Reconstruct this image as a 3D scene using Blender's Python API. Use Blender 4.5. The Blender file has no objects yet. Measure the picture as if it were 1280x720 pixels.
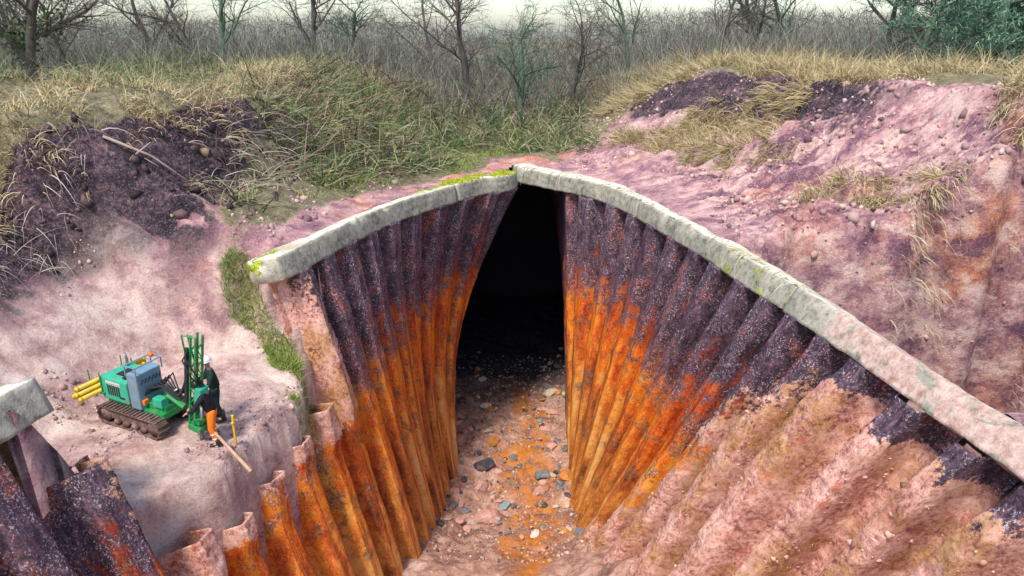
import bpy, bmesh, math, random
import numpy as np
from mathutils import Vector, Matrix, Euler
random.seed(7); rng = np.random.default_rng(7)
R = math.radians
S = bpy.context.scene
COL = S.collection

# ------------------------------------------------------------------ camera, sky, sun, exposure
cam_d = bpy.data.cameras.new('camera'); cam = bpy.data.objects.new('camera', cam_d); COL.objects.link(cam)
cam.location = (0, 0, 6.0); cam.rotation_euler = (R(90 - 20.3), 0, 0)
cam_d.sensor_width = 36; cam_d.lens = 36 * 865 / 1280
cam_d.clip_start = 0.1; cam_d.clip_end = 3000
S.camera = cam
SUN_EL, SUN_AZ = R(58), R(205)          # azimuth measured clockwise from +Y
w = bpy.data.worlds.new('World'); S.world = w; w.use_nodes = True
nt = w.node_tree; bg = nt.nodes['Background']
sky = nt.nodes.new('ShaderNodeTexSky'); sky.sky_type = 'NISHITA'; sky.sun_disc = False
sky.sun_elevation = SUN_EL; sky.sun_rotation = SUN_AZ; sky.air_density = 1.0; sky.dust_density = 1.5; sky.ozone_density = 1.0
nt.links.new(sky.outputs[0], bg.inputs[0]); bg.inputs[1].default_value = 0.105
sd = bpy.data.lights.new('sun', 'SUN'); so = bpy.data.objects.new('sun', sd); COL.objects.link(so)
sd.energy = 1.5; sd.angle = R(10); sd.color = (1, 0.95, 0.88)
sv = Vector((math.sin(SUN_AZ) * math.cos(SUN_EL), math.cos(SUN_AZ) * math.cos(SUN_EL), math.sin(SUN_EL)))
so.rotation_euler = sv.to_track_quat('Z', 'Y').to_euler(); so.location = (0, -20, 60)
S.view_settings.view_transform = 'Standard'; S.view_settings.look = 'None'
S.view_settings.exposure = 1.38; S.view_settings.gamma = 1

# ------------------------------------------------------------------ noise
def _h(ix, iy, iz, seed):
    n = (ix.astype(np.int64) * 374761393 + iy.astype(np.int64) * 668265263 + iz.astype(np.int64) * 2147483647 + seed * 1274126177) & 0xFFFFFFFF
    n = ((n ^ (n >> 13)) * 1274126177) & 0xFFFFFFFF
    n = (n ^ (n >> 16)) & 0xFFFFFFFF
    return n / 4294967295.0
def vn(x, y, z=0.0, seed=0):
    x, y, z = np.broadcast_arrays(np.asarray(x, float), np.asarray(y, float), np.asarray(z, float))
    fx, fy, fz = np.floor(x), np.floor(y), np.floor(z)
    a, b, c = x - fx, y - fy, z - fz
    a, b, c = [t * t * t * (t * (t * 6 - 15) + 10) for t in (a, b, c)]
    o = 0
    for i in (0, 1):
        for j in (0, 1):
            for k in (0, 1):
                o = o + _h(fx + i, fy + j, fz + k, seed) * (a if i else 1 - a) * (b if j else 1 - b) * (c if k else 1 - c)
    return o * 2 - 1
def fbm(x, y, z=0.0, oct=4, seed=0, gain=.5):
    s, a, t = 0, 1, 0
    for o in range(oct):
        s = s + a * vn(np.asarray(x) * 2**o, np.asarray(y) * 2**o, np.asarray(z) * 2**o, seed + o); t += a; a *= gain
    return s / t
def sm(a, b, x):
    t = np.clip((np.asarray(x, float) - a) / (b - a), 0, 1); return t * t * (3 - 2 * t)

# ------------------------------------------------------------------ object helpers
def tag(o, label=None, cat=None, group=None, kind=None):
    for k, v in (('label', label), ('category', cat), ('group', group), ('kind', kind)):
        if v: o[k] = v
    return o
def empty(name, loc=(0, 0, 0), rot=(0, 0, 0), **k):
    o = bpy.data.objects.new(name, None); COL.objects.link(o); o.location = loc; o.rotation_euler = rot
    o.empty_display_size = .3
    return tag(o, **k)
def mesh_np(name, V, F, mat=None, parent=None, smooth=True, loc=None, attrs=None, uv=None):
    """V (n,3); F list/array of faces (uniform size array or list of tuples)"""
    me = bpy.data.meshes.new(name); V = np.asarray(V, np.float32)
    if isinstance(F, np.ndarray):
        n, k = F.shape
        me.vertices.add(len(V)); me.vertices.foreach_set('co', V.ravel())
        me.loops.add(n * k); me.loops.foreach_set('vertex_index', F.ravel().astype(np.int32))
        me.polygons.add(n); me.polygons.foreach_set('loop_start', (np.arange(n) * k).astype(np.int32))
        me.update(calc_edges=True)
    else:
        me.from_pydata(V.tolist(), [], F); me.update()
    me.validate()
    if smooth: me.polygons.foreach_set('use_smooth', np.ones(len(me.polygons), bool))
    for an, av in (attrs or {}).items():
        a = me.attributes.new(an, 'FLOAT', 'POINT'); a.data.foreach_set('value', np.asarray(av, np.float32))
    if uv is not None:
        a = me.attributes.new('flow', 'FLOAT_VECTOR', 'POINT'); a.data.foreach_set('vector', np.asarray(uv, np.float32).ravel())
    o = bpy.data.objects.new(name, me); COL.objects.link(o)
    if mat: me.materials.append(mat)
    if parent: o.parent = parent
    if loc is not None: o.location = loc
    return o
class MB:
    def __init__(s): s.bm = bmesh.new()
    def box(s, c, d, rot=None, bev=0.0):
        g = bmesh.ops.create_cube(s.bm, size=1.0); vs = g['verts']
        M = Matrix.Translation(c) @ (rot.to_matrix().to_4x4() if rot is not None else Matrix()) @ Matrix.Diagonal((*d, 1))
        bmesh.ops.transform(s.bm, matrix=M, verts=vs)
        if bev > 0:
            es = list({e for v in vs for e in v.link_edges})
            bmesh.ops.bevel(s.bm, geom=es, offset=bev, segments=2, affect='EDGES', profile=.6)
        return s
    def tube(s, pts, r, seg=8, cap=True):
        pts = [Vector(p) for p in pts]; n = len(pts)
        rs = r if isinstance(r, (list, tuple)) else [r] * n
        rings = []; up = Vector((0.13, .21, 1)).normalized()
        for i, p in enumerate(pts):
            t = (pts[min(i + 1, n - 1)] - pts[max(i - 1, 0)]).normalized()
            a = t.cross(up)
            if a.length < 1e-3: a = t.cross(Vector((1, 0, 0)))
            a.normalize(); b = t.cross(a)
            rings.append([s.bm.verts.new(p + (a * math.cos(2 * math.pi * k / seg) + b * math.sin(2 * math.pi * k / seg)) * rs[i]) for k in range(seg)])
        for i in range(n - 1):
            for k in range(seg):
                s.bm.faces.new((rings[i][k], rings[i][(k + 1) % seg], rings[i + 1][(k + 1) % seg], rings[i + 1][k]))
        if cap:
            s.bm.faces.new(rings[0][::-1]); s.bm.faces.new(rings[-1])
        return s
    def build(s, name, mat, parent=None, smooth=False, loc=None):
        bmesh.ops.recalc_face_normals(s.bm, faces=s.bm.faces)
        me = bpy.data.meshes.new(name); s.bm.to_mesh(me); s.bm.free()
        if smooth: me.polygons.foreach_set('use_smooth', np.ones(len(me.polygons), bool))
        o = bpy.data.objects.new(name, me); COL.objects.link(o); me.materials.append(mat)
        if parent: o.parent = parent
        if loc is not None: o.location = loc
        return o
def copy_tree(o, parent=None):
    c = o.copy(); COL.objects.link(c)
    if parent: c.parent = parent
    for ch in list(o.children): copy_tree(ch, c)
    return c

# ------------------------------------------------------------------ materials
class NT:
    def __init__(s, name, rough=.85, spec=.3):
        s.m = bpy.data.materials.new(name); s.m.use_nodes = True; s.t = s.m.node_tree
        s.b = s.t.nodes['Principled BSDF']; s.b.inputs['Roughness'].default_value = rough
        s.b.inputs['Specular IOR Level'].default_value = spec
    def n(s, typ, **k):
        x = s.t.nodes.new(typ)
        for a, b in k.items(): setattr(x, a, b)
        return x
    def link(s, a, b): s.t.links.new(a, b)
    def setin(s, inp, v):
        if isinstance(v, (int, float)): inp.default_value = v
        elif isinstance(v, (tuple, list)): inp.default_value = (*v, 1) if len(v) == 3 and len(inp.default_value) == 4 else v
        else: s.link(v, inp)
    def pos(s): return s.n('ShaderNodeNewGeometry').outputs['Position']
    def attr(s, nm, out='Fac'): return s.n('ShaderNodeAttribute', attribute_name=nm).outputs[out]
    def scale(s, v, sc):
        x = s.n('ShaderNodeMapping'); s.link(v, x.inputs[0]); x.inputs['Scale'].default_value = sc; return x.outputs[0]
    def noise(s, v, sc, det=5, rough=.6, dist=0.0):
        x = s.n('ShaderNodeTexNoise'); s.link(v, x.inputs['Vector']); x.inputs['Scale'].default_value = sc
        x.inputs['Detail'].default_value = det; x.inputs['Roughness'].default_value = rough; x.inputs['Distortion'].default_value = dist
        return x.outputs['Fac']
    def vor(s, v, sc, feat='F1'):
        x = s.n('ShaderNodeTexVoronoi', feature=feat); s.link(v, x.inputs['Vector']); x.inputs['Scale'].default_value = sc; return x.outputs['Distance']
    def ramp(s, f, stops, interp='LINEAR'):
        x = s.n('ShaderNodeValToRGB'); s.link(f, x.inputs[0]); cr = x.color_ramp; cr.interpolation = interp
        while len(cr.elements) < len(stops): cr.elements.new(.5)
        for e, (p, c) in zip(cr.elements, stops):
            e.position = p; e.color = (*c, 1) if isinstance(c, (tuple, list)) else (c, c, c, 1)
        return x.outputs[0]
    def mr(s, f, a, b, c=0.0, d=1.0):
        x = s.n('ShaderNodeMapRange'); s.setin(x.inputs[0], f)
        for i, v in enumerate((a, b, c, d)): x.inputs[i + 1].default_value = v
        return x.outputs[0]
    def mix(s, f, a, b, mode='MIX'):
        x = s.n('ShaderNodeMix', data_type='RGBA', blend_type=mode); s.setin(x.inputs['Factor'], f)
        s.setin(x.inputs[6], a); s.setin(x.inputs[7], b); return x.outputs[2]
    def math(s, op, a, b=0.0):
        x = s.n('ShaderNodeMath', operation=op); s.setin(x.inputs[0], a); s.setin(x.inputs[1], b); return x.outputs[0]
    def col(s, c): s.setin(s.b.inputs['Base Color'], c)
    def bump(s, h, strength=.5, dist=.05):
        x = s.n('ShaderNodeBump'); x.inputs['Strength'].default_value = strength; x.inputs['Distance'].default_value = dist
        s.link(h, x.inputs['Height']); s.link(x.outputs[0], s.b.inputs['Normal'])
def sep(N, v, i):
    x = N.n('ShaderNodeSeparateXYZ'); N.link(v, x.inputs[0]); return x.outputs[i]

def mat_ground():
    N = NT('churned_mud', .9, .2); P = N.pos()
    big = N.noise(P, .22, 5, .6, .3); mid = N.noise(P, 1.1, 8, .72, .25); fine = N.noise(P, 6, 8, .8, .1)
    base = N.ramp(mid, [(.3, (.1, .04, .075)), (.43, (.3, .145, .17)), (.54, (.52, .28, .27)), (.66, (.74, .5, .44))])
    alt = N.ramp(mid, [(.3, (.2, .06, .03)), (.48, (.58, .2, .1)), (.66, (.72, .42, .27))])
    c = N.mix(N.mr(big, .52, .68), base, alt)
    c = N.mix(N.mr(fine, .52, .72, 0, .55), c, (.66, .55, .48))
    c = N.mix(N.mr(fine, .42, .26, 0, .6), c, (.09, .05, .075))
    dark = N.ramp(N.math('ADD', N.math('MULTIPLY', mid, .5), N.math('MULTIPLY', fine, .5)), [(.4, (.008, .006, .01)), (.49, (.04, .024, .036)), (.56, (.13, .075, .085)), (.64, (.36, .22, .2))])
    stq = N.noise(N.scale(P, (.35, 1.5, .6)), 1.2, 7, .75); rx = N.mr(sep(N, P, 0), 5, 8)
    c = N.mix(N.math('MULTIPLY', rx, N.mr(stq, .51, .59, 0, .75)), c, (.76, .54, .46)); c = N.mix(N.math('MULTIPLY', rx, N.mr(stq, .48, .39, 0, .85)), c, (.13, .05, .09))
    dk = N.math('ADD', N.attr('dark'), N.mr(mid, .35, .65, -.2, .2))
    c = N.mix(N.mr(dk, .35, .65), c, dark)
    pale = N.ramp(mid, [(.3, (.36, .2, .17)), (.44, (.6, .41, .34)), (.56, (.78, .62, .52)), (.7, (.85, .74, .62))])
    pale = N.mix(N.mr(fine, .44, .3, 0, .5), pale, (.25, .12, .11))
    c = N.mix(N.math('MULTIPLY', N.attr('pale'), .85), c, pale)
    gr = N.ramp(N.noise(P, 3, 6, .75), [(.3, (.06, .06, .025)), (.5, (.2, .17, .09)), (.7, (.38, .31, .18))])
    gk = N.math('ADD', N.attr('grass'), N.mr(mid, .35, .65, -.3, .3))
    c = N.mix(N.mr(gk, .4, .6), c, gr)
    vf = N.noise(P, 17, 6, .8); c = N.mix(N.mr(vf, .53, .66, 0, .5), c, N.mix(.5, c, (.9, .8, .75))); c = N.mix(N.mr(vf, .47, .34, 0, .6), c, N.mix(.75, c, (.02, .01, .015)))
    N.col(c)
    h = N.math('ADD', N.math('MULTIPLY', mid, .6), N.math('MULTIPLY', fine, .35))
    h = N.math('ADD', h, N.math('MULTIPLY', N.noise(P, 26, 4, .7), .12))
    N.bump(h, .9, .22); return N.m
def mat_bed():
    N = NT('trench_bed_rubble', .8, .35); P = N.pos()
    mid = N.noise(P, .8, 7, .7, 1.0); fine = N.noise(P, 5, 6, .75, .6)
    c = N.ramp(mid, [(.3, (.11, .06, .055)), (.43, (.34, .16, .11)), (.56, (.56, .32, .23)), (.7, (.74, .52, .41))])
    c = N.mix(N.mr(fine, .52, .7, 0, .6), c, (.62, .52, .42))
    c = N.mix(N.mr(fine, .44, .3, 0, .7), c, (.08, .05, .05))
    x = sep(N, P, 0); y = sep(N, P, 1)
    line = N.math('ABSOLUTE', N.math('SUBTRACT', x, N.mr(N.noise(P, .25, 3), .3, .7, -.8, 2.6)))
    om = N.math('MULTIPLY', N.mr(line, .5, 1.5, 1, 0), N.mr(mid, .38, .52))
    c = N.mix(om, c, (.55, .19, .03))
    c = N.mix(N.mr(N.math('ADD', y, N.mr(fine, 0, 1, -3, 3)), 34, 40), c, (.03, .03, .045))  # tunnel gloom painted into the bed's colour, blue-black towards the far end
    N.col(c); N.bump(N.math('ADD', N.math('MULTIPLY', mid, .5), N.math('MULTIPLY', fine, .5)), .9, .2); return N.m
def mat_pile():
    N = NT('corroded_steel_sheet', .6, .4); P = N.pos(); fl = N.attr('flow', 'Vector')
    s1 = N.noise(N.scale(fl, (2.6, .16, 1)), 1.0, 7, .7)          # long runs down the pile
    s2 = N.noise(N.scale(fl, (9, .7, 1)), 1.3, 7, .75)            # thin streaks
    blot = N.noise(P, 1.3, 8, .78); fine = N.noise(P, 8, 7, .8); vf = N.noise(P, 20, 5, .8)
    z = sep(N, P, 2); y = sep(N, P, 1)
    dark = N.ramp(N.math('ADD', N.math('MULTIPLY', s2, .5), N.math('MULTIPLY', fine, .5)), [(.38, (.008, .006, .009)), (.48, (.045, .024, .036)), (.56, (.13, .07, .095)), (.64, (.3, .18, .22))])
    red = N.ramp(fine, [(.38, (.09, .015, .008)), (.58, (.4, .07, .015))])
    dark = N.mix(N.mr(N.math('ADD', N.math('MULTIPLY', blot, .6), N.math('MULTIPLY', s1, .4)), .52, .6, 0, .8), dark, red)
    sp = N.math('MULTIPLY', N.mr(vf, .55, .6), N.mr(blot, .42, .52))
    dark = N.mix(N.math('MULTIPLY', sp, .9), dark, (.62, .54, .62))
    q = N.math('ADD', N.math('MULTIPLY', s1, .55), N.math('ADD', N.math('MULTIPLY', s2, .25), N.math('MULTIPLY', fine, .2)))
    ora = N.ramp(q, [(.37, (.045, .01, .008)), (.44, (.3, .028, .006)), (.5, (.72, .12, .006)), (.55, (.85, .28, .012)), (.63, (.7, .42, .14))])
    ora = N.mix(N.mr(blot, .515, .6, 0, .85), ora, N.ramp(fine, [(.4, (.06, .04, .02)), (.6, (.3, .2, .1))]))
    ora = N.mix(N.mr(vf, .46, .36, 0, .8), ora, (.05, .012, .008)); ora = N.mix(N.mr(vf, .56, .66, 0, .4), ora, (.9, .6, .3))
    lv = N.math('ADD', z, N.mr(s1, .3, .7, -2.4, 2.4)); lv = N.math('ADD', lv, N.mr(blot, .3, .7, -1.6, 1.6)); lv = N.math('ADD', lv, N.mr(fine, .25, .75, -.9, .9))
    och = N.ramp(q, [(.4, (.1, .035, .012)), (.48, (.5, .17, .03)), (.54, (.78, .42, .1)), (.62, (.8, .56, .32))])
    ora = N.mix(N.mr(N.math('ADD', z, N.mr(blot, .3, .7, -3, 3)), -7.5, -10.5, 0, .75), ora, och)
    c = N.mix(N.mr(lv, -4.0, -5.3), dark, ora)
    c = N.mix(N.mr(N.math('ADD', y, N.mr(blot, .3, .7, -1.5, 1.5)), 31.5, 34.5, 0, .85), c, (.035, .04, .085))  # navy tint painted on the far piles to stand for the tunnel's dimness
    mud = N.ramp(N.math('ADD', N.math('MULTIPLY', fine, .55), N.math('MULTIPLY', blot, .45)),
                 [(.39, (.13, .055, .045)), (.45, (.42, .17, .13)), (.52, (.74, .4, .31)), (.61, (.88, .65, .54))])
    mud = N.mix(N.mr(N.noise(P, .5, 7, .75), .48, .58, 0, .8), mud, N.ramp(fine, [(.4, (.25, .09, .02)), (.6, (.62, .34, .12))]))
    mud = N.mix(N.mr(N.noise(P, .9, 7, .75), .57, .65, 0, .7), mud, (.52, .15, .09))
    mud = N.mix(N.mr(vf, .47, .36, 0, .7), mud, N.mix(.7, mud, (.05, .02, .02)))
    mm = N.math('ADD', N.attr('mud'), N.mr(blot, .3, .7, -.5, .5)); mm = N.math('ADD', mm, N.mr(fine, .3, .7, -.25, .25))
    c = N.mix(N.mr(mm, .45, .58), c, mud)
    N.col(c)
    N.link(N.mr(mm, .4, .6, .5, .95), N.b.inputs['Roughness'])
    h = N.math('ADD', N.math('MULTIPLY', blot, 1.0), N.math('MULTIPLY', fine, .5))
    h = N.math('ADD', h, N.math('MULTIPLY', vf, .18))
    N.bump(h, .8, .06); return N.m
def mat_concrete():
    N = NT('weathered_concrete', .85, .3); P = N.pos()
    a = N.noise(P, .7, 6, .7, .8); b = N.noise(P, 5, 6, .75); st = N.noise(N.scale(P, (1, 1, .8)), 1.1, 7, .75)
    c = N.ramp(a, [(.3, (.46, .4, .28)), (.5, (.72, .65, .5)), (.7, (.88, .82, .68))])
    vf = N.noise(P, 15, 6, .8); c = N.mix(N.mr(vf, .47, .34, 0, .6), c, (.16, .13, .1))
    c = N.mix(N.mr(st, .55, .66, 0, .5), c, (.24, .26, .2))
    c = N.mix(N.mr(b, .45, .3, 0, .7), c, (.12, .1, .09))
    c = N.mix(N.mr(b, .6, .72, 0, .6), c, (.85, .8, .72))
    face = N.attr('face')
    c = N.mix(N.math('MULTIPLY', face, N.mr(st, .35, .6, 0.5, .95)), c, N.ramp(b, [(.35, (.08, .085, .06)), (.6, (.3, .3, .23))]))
    mo = N.math('ADD', N.attr('moss'), N.mr(N.noise(P, 2.2, 6, .75), .3, .7, -.45, .45))
    c = N.mix(N.mr(mo, .5, .62), c, N.ramp(b, [(.35, (.08, .12, .01)), (.6, (.42, .46, .02))]))
    mm = N.math('ADD', N.attr('mud'), N.mr(a, .3, .7, -.4, .4))
    c = N.mix(N.mr(mm, .5, .62), c, N.ramp(b, [(.35, (.36, .2, .15)), (.6, (.65, .48, .4))]))
    N.col(c); N.bump(N.math('ADD', b, N.math('MULTIPLY', N.noise(P, 22, 4), .4)), .7, .05); return N.m
def simple(name, c, rough=.6, spec=.4, metal=0.0, var=.25, sc=6, dirt=None, da=.5):
    N = NT(name, rough, spec); P = N.n('ShaderNodeTexCoord').outputs['Object']; f = N.noise(P, sc, 5, .7)
    lo = tuple(v * (1 - var) for v in c); hi = tuple(min(1, v * (1 + var)) for v in c)
    k = N.ramp(f, [(.3, lo), (.7, hi)])
    if dirt: k = N.mix(N.mr(N.noise(P, sc * .6, 5, .75), .5, .65, 0, da), k, dirt)
    N.col(k); N.b.inputs['Metallic'].default_value = metal; N.bump(f, .25, .02); return N.m
def blade_mat(name, stops, rough=.7, transl=.3):
    N = NT(name, rough, .2); g = N.n('ShaderNodeNewGeometry'); N.col(N.ramp(g.outputs['Random Per Island'], stops)); return N.m
def bark(name, c):
    N = NT(name, .9, .2); P = N.n('ShaderNodeTexCoord').outputs['Object']; f = N.noise(N.scale(P, (3, 3, .6)), 3, 5, .7)
    N.col(N.ramp(f, [(.3, tuple(v * .5 for v in c)), (.7, tuple(v * 1.4 for v in c))])); N.bump(f, .6, .05); return N.m

M_ground, M_bed, M_pile, M_conc = mat_ground(), mat_bed(), mat_pile(), mat_concrete()
M_straw = blade_mat('dry_straw_grass', [(0, (.2, .13, .07)), (.4, (.45, .34, .17)), (.75, (.66, .55, .33)), (1, (.4, .36, .14))])
M_green = blade_mat('green_grass', [(0, (.05, .11, .03)), (.4, (.16, .24, .05)), (.7, (.32, .4, .06)), (1, (.5, .48, .16))])
M_brush = blade_mat('cut_brushwood', [(0, (.03, .03, .015)), (.25, (.03, .1, .035)), (.45, (.16, .25, .07)), (.7, (.4, .34, .18)), (.85, (.5, .45, .28)), (1, (.07, .04, .035))])
M_root = blade_mat('pale_dry_root', [(0, (.2, .13, .1)), (.6, (.5, .4, .32)), (1, (.65, .56, .5))])
M_yellow_moss = blade_mat('bright_moss', [(0, (.12, .2, .01)), (.5, (.4, .45, .01)), (1, (.6, .55, .04))])
M_bark_grey = bark('grey_bark', (.13, .11, .095)); M_bark_green = bark('algae_green_bark', (.09, .14, .09))
M_leaf = blade_mat('evergreen_leaf', [(0, (.03, .08, .05)), (.5, (.09, .19, .12)), (1, (.3, .42, .28))])
M_ivy = blade_mat('ivy_leaf', [(0, (.02, .05, .015)), (1, (.1, .17, .04))])

# ------------------------------------------------------------------ the trench: two leaning walls (top point, foot point), metres
L_T = [(-10.1, -6, -.8), (-10.0, 2, -.8), (-9.7, 6.5, -.8), (-9.3, 9.9, -.8), (-8.8, 12.35, -.8), (-8.18, 14.63, -.8), (-7.38, 17.51, -.8), (-6.45, 20.6, -.8), (-5.95, 22.3, -.8), (-4.85, 25.47, -.8), (-3.33, 28.16, -.8), (-1.5, 30.8, -.8), (-.15, 32.0, -.8), (-.12, 36, -.8), (-.12, 44, -.8), (-.12, 58, -.8)]
L_B = [(-5.9, -6, -9), (-5.9, 1, -9), (-5.8, 5.5, -9), (-5.7, 8.7, -8.9), (-5.37, 10.7, -9.2), (-5.0, 13, -10.81), (-4.37, 16, -11.32), (-3.75, 19.4, -12.5), (-3.4, 21.2, -13.2), (-3.19, 24.6, -14.77), (-3.05, 26.9, -14.74), (-2.8, 29.1, -14.61), (-3.3, 31.5, -14.71), (-3.9, 36, -15), (-4.6, 44, -15), (-4.8, 58, -15)]
R_T = [(8.9, -6, -.8), (8.8, 1, -.8), (8.6, 6, -.8), (8.35, 9.43, -.8), (8.05, 11.2, -.8), (7.75, 13.29, -.8), (7.33, 16.06, -.8), (6.78, 19.06, -.8), (5.95, 23.21, -.8), (4.6, 28.16, -.8), (3.0, 30.92, -.8), (1.5, 32.6, -.8), (.35, 34.2, -.8), (.3, 38, -.8), (.3, 46, -.8), (.3, 58, -.8)]
R_BEAM = R_T
R_T = R_T[:11] + [(2.95, 32.5, -.8), (2.9, 34.5, -.8), (2.8, 38, -.8), (2.6, 46, -.8), (2.5, 58, -.8)]
R_B = [(7.6, -6, -5), (7.6, 1, -5), (7.6, 7, -4.6), (7.5, 10.5, -4.5), (6.5, 12.5, -5.5), (5.3, 14.2, -6.8), (3.85, 18., -10.19), (3.0, 21.8, -12.7), (2.8, 25., -14.58), (3.05, 27.8, -14.75), (3.25, 29.6, -14.53), (3.3, 31.6, -14.5), (3.5, 34.5, -14.6), (4.0, 38, -15), (4.9, 46, -15), (5.0, 58, -15)]
def floor_z(x, y):
    z = np.interp(y, [-6, 8, 12, 14, 17, 20, 23, 26, 60], [-8.3, -8.6, -9.5, -10.2, -11.2, -12.2, -13.4, -14.6, -14.9])
    z = z + 1.3 * sm(.3, 4.2, x) * sm(25, 17, y)
    z = z + .35 * sm(1.0, 3.2, np.abs(x - .1))
    return z + .3 * fbm(x * .8, y * .8, 0, 5, 31) + .16 * (1 - 2 * np.abs(fbm(x * 2.2, y * 2.2, 0, 4, 35)))
def catmull(P, n=40):
    P = np.array(P, float); Q = np.vstack([2 * P[0] - P[1], P, 2 * P[-1] - P[-2]]); out = []
    for i in range(len(P) - 1):
        a, b, c, d = Q[i:i + 4]
        for t in np.linspace(0, 1, n, endpoint=False):
            out.append(.5 * ((2 * b) + (c - a) * t + (2 * a - 5 * b + 4 * c - d) * t * t + (3 * b - a - 3 * c + d) * t**3))
    out.append(P[-1]); return np.array(out)
class Wall:
    def __init__(s, T, B, side, bow=0.0):
        s.bow = bow
        t, b = catmull(T), catmull(B)
        k = (floor_z(b[:, 0], b[:, 1]) - 1.3 - t[:, 2]) / (b[:, 2] - t[:, 2]); k = np.maximum(k, 1.0)
        b = t + (b - t) * k[:, None]
        s.t, s.b, s.side = t, b, side
        mid = t * .7 + b * .3
        s.L = np.concatenate([[0], np.cumsum(np.linalg.norm(np.diff(mid, axis=0), axis=1))])
    def at(s, u):
        f = lambda A: np.stack([np.interp(u, s.L, A[:, i]) for i in range(3)], -1)
        return f(s.t), f(s.b)
    def frame(s, u):
        t0, b0 = s.at(u); t1, b1 = s.at(u + .4); t2, b2 = s.at(u - .4)
        tan = (t1 - t2) * .6 + (b1 - b2) * .4; tan /= np.linalg.norm(tan, axis=-1, keepdims=True) + 1e-9
        ax = b0 - t0; ln = np.linalg.norm(ax, axis=-1, keepdims=True); ax = ax / ln
        nrm = np.cross(tan, ax); nrm *= s.side; nrm /= np.linalg.norm(nrm, axis=-1, keepdims=True)
        return t0, ax, ln[..., 0], nrm, tan
WL, WR, WRB = Wall(L_T, L_B, 1, 1.15), Wall(R_T, R_B, -1), Wall(R_BEAM, R_B, -1)
for W_ in (WL, WR, WRB):      # normals must point into the trench
    t0, ax, ln, nr, tn = W_.frame(np.array([12.0]))
    if nr[0, 0] * (1 if W_ is WL else -1) < 0: W_.side *= -1
def notch(y):            # the breach in the left wall
    return sm(11.2, 12.2, y) * sm(19.9, 18.9, y)
def build_wall(W, root, mud_fn, pitch=1.5, left=False):
    base = np.array(root.location); n = int(W.L[-1] / pitch); NU, NV = 26, 130
    for i in range(n):
        u = np.linspace(i * pitch, (i + 1) * pitch + .03, NU); q = (u / pitch) % 1
        d = np.abs(q - .5) * 2                         # 0 at the rib's crest
        prof = 1 - np.clip((d - .36) / .2, 0, 1)
        t0, ax, ln, nr, tn = W.frame(u)
        ymid = t0[NU // 2, 1]
        top = 0.0; rj = .07 * random.uniform(-1, 1)
        if left:
            nk = float(notch(ymid)); top = nk * (3.9 + .8 * random.random())
        v = np.linspace(0, 1, NV)[:, None]
        dist = top + v * (ln[None, :] - top)           # metres down the pile
        Pm = t0[None] + ax[None] * dist[..., None]
        x, y, z = Pm[..., 0], Pm[..., 1], Pm[..., 2]
        mud = mud_fn(x, y, z)
        amp = .8 * (1 + .45 * mud)
        lump = .05 * fbm(x * 1.3, y * 1.3, z * 1.3, 4, 50) + mud * (.09 * fbm(x * .55, y * .55, z * .55, 5, 60) + .07 * (1 - 2 * np.abs(fbm(x * 1.9, y * 1.9, z * 1.9, 4, 70))) )
        off = (prof[None] - .5) * amp - W.bow * np.sin(math.pi * np.clip(dist / ln[None, :], 0, 1)) * sm(22, 31, ymid) + lump + rj * (1 - mud) + mud * .1
        F = Pm + nr[None] * off[..., None]
        Bk = F - nr[None] * .05
        V = np.concatenate([F.reshape(-1, 3), Bk.reshape(-1, 3)]) - base
        idx = np.arange(NV * NU).reshape(NV, NU)
        a, b, c, dd = idx[:-1, :-1].ravel(), idx[:-1, 1:].ravel(), idx[1:, 1:].ravel(), idx[1:, :-1].ravel()
        f1 = np.stack([a, b, c, dd], 1); f2 = np.stack([dd, c, b, a], 1) + NV * NU
        rim = np.concatenate([idx[0], idx[1:, -1], idx[-1, -2::-1], idx[-2:0:-1, 0]])
        r2 = np.roll(rim, -1); f3 = np.stack([rim, rim + NV * NU, r2 + NV * NU, r2], 1)
        flow = np.stack([np.broadcast_to(u[None], dist.shape), dist, np.zeros_like(dist)], -1).reshape(-1, 3)
        flow = np.concatenate([flow, flow]); flow[:, 2] = 0
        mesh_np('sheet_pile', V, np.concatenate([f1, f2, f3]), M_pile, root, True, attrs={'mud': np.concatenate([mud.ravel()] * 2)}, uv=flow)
def mudR(x, y, z):
    lim = np.interp(z, [-14, -10, -6, -3.5, -1.5, -.8], [22.5, 20, 17.3, 16, 14, 12.0])
    return sm(1.6, -1.2, y - lim + 1.3 * fbm(x * .5, y * .5, z * .5, 4, 81)) * sm(-.9, -1.9, z + .5 * fbm(x * 1.4, y * 1.4, z, 3, 84))  # mud left off below the beam: shade of the recess put into the colour
def mudL(x, y, z):
    n = .8 * sm(10.5, 12, y) * sm(20.8, 19.2, y) * sm(-6.2, -5.0, z + .6 * fbm(x, y, z, 3, 82))
    return np.clip(n + .6 * sm(-10.5, -12.5, z + 1.0 * fbm(x, y, z, 3, 83)) * sm(19, 15, y), 0, 1)
rootL = empty('sheet_pile_wall', (-5, 17, -12.5), label='left wall of rusty corrugated sheet piles with a mud filled breach in it', cat='wall')
rootR = empty('sheet_pile_wall', (5, 17, -12.5), label='right wall of rusty corrugated sheet piles, its near end caked in pink mud', cat='wall')
build_wall(WL, rootL, mudL, left=True); build_wall(WR, rootR, mudR)

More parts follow.
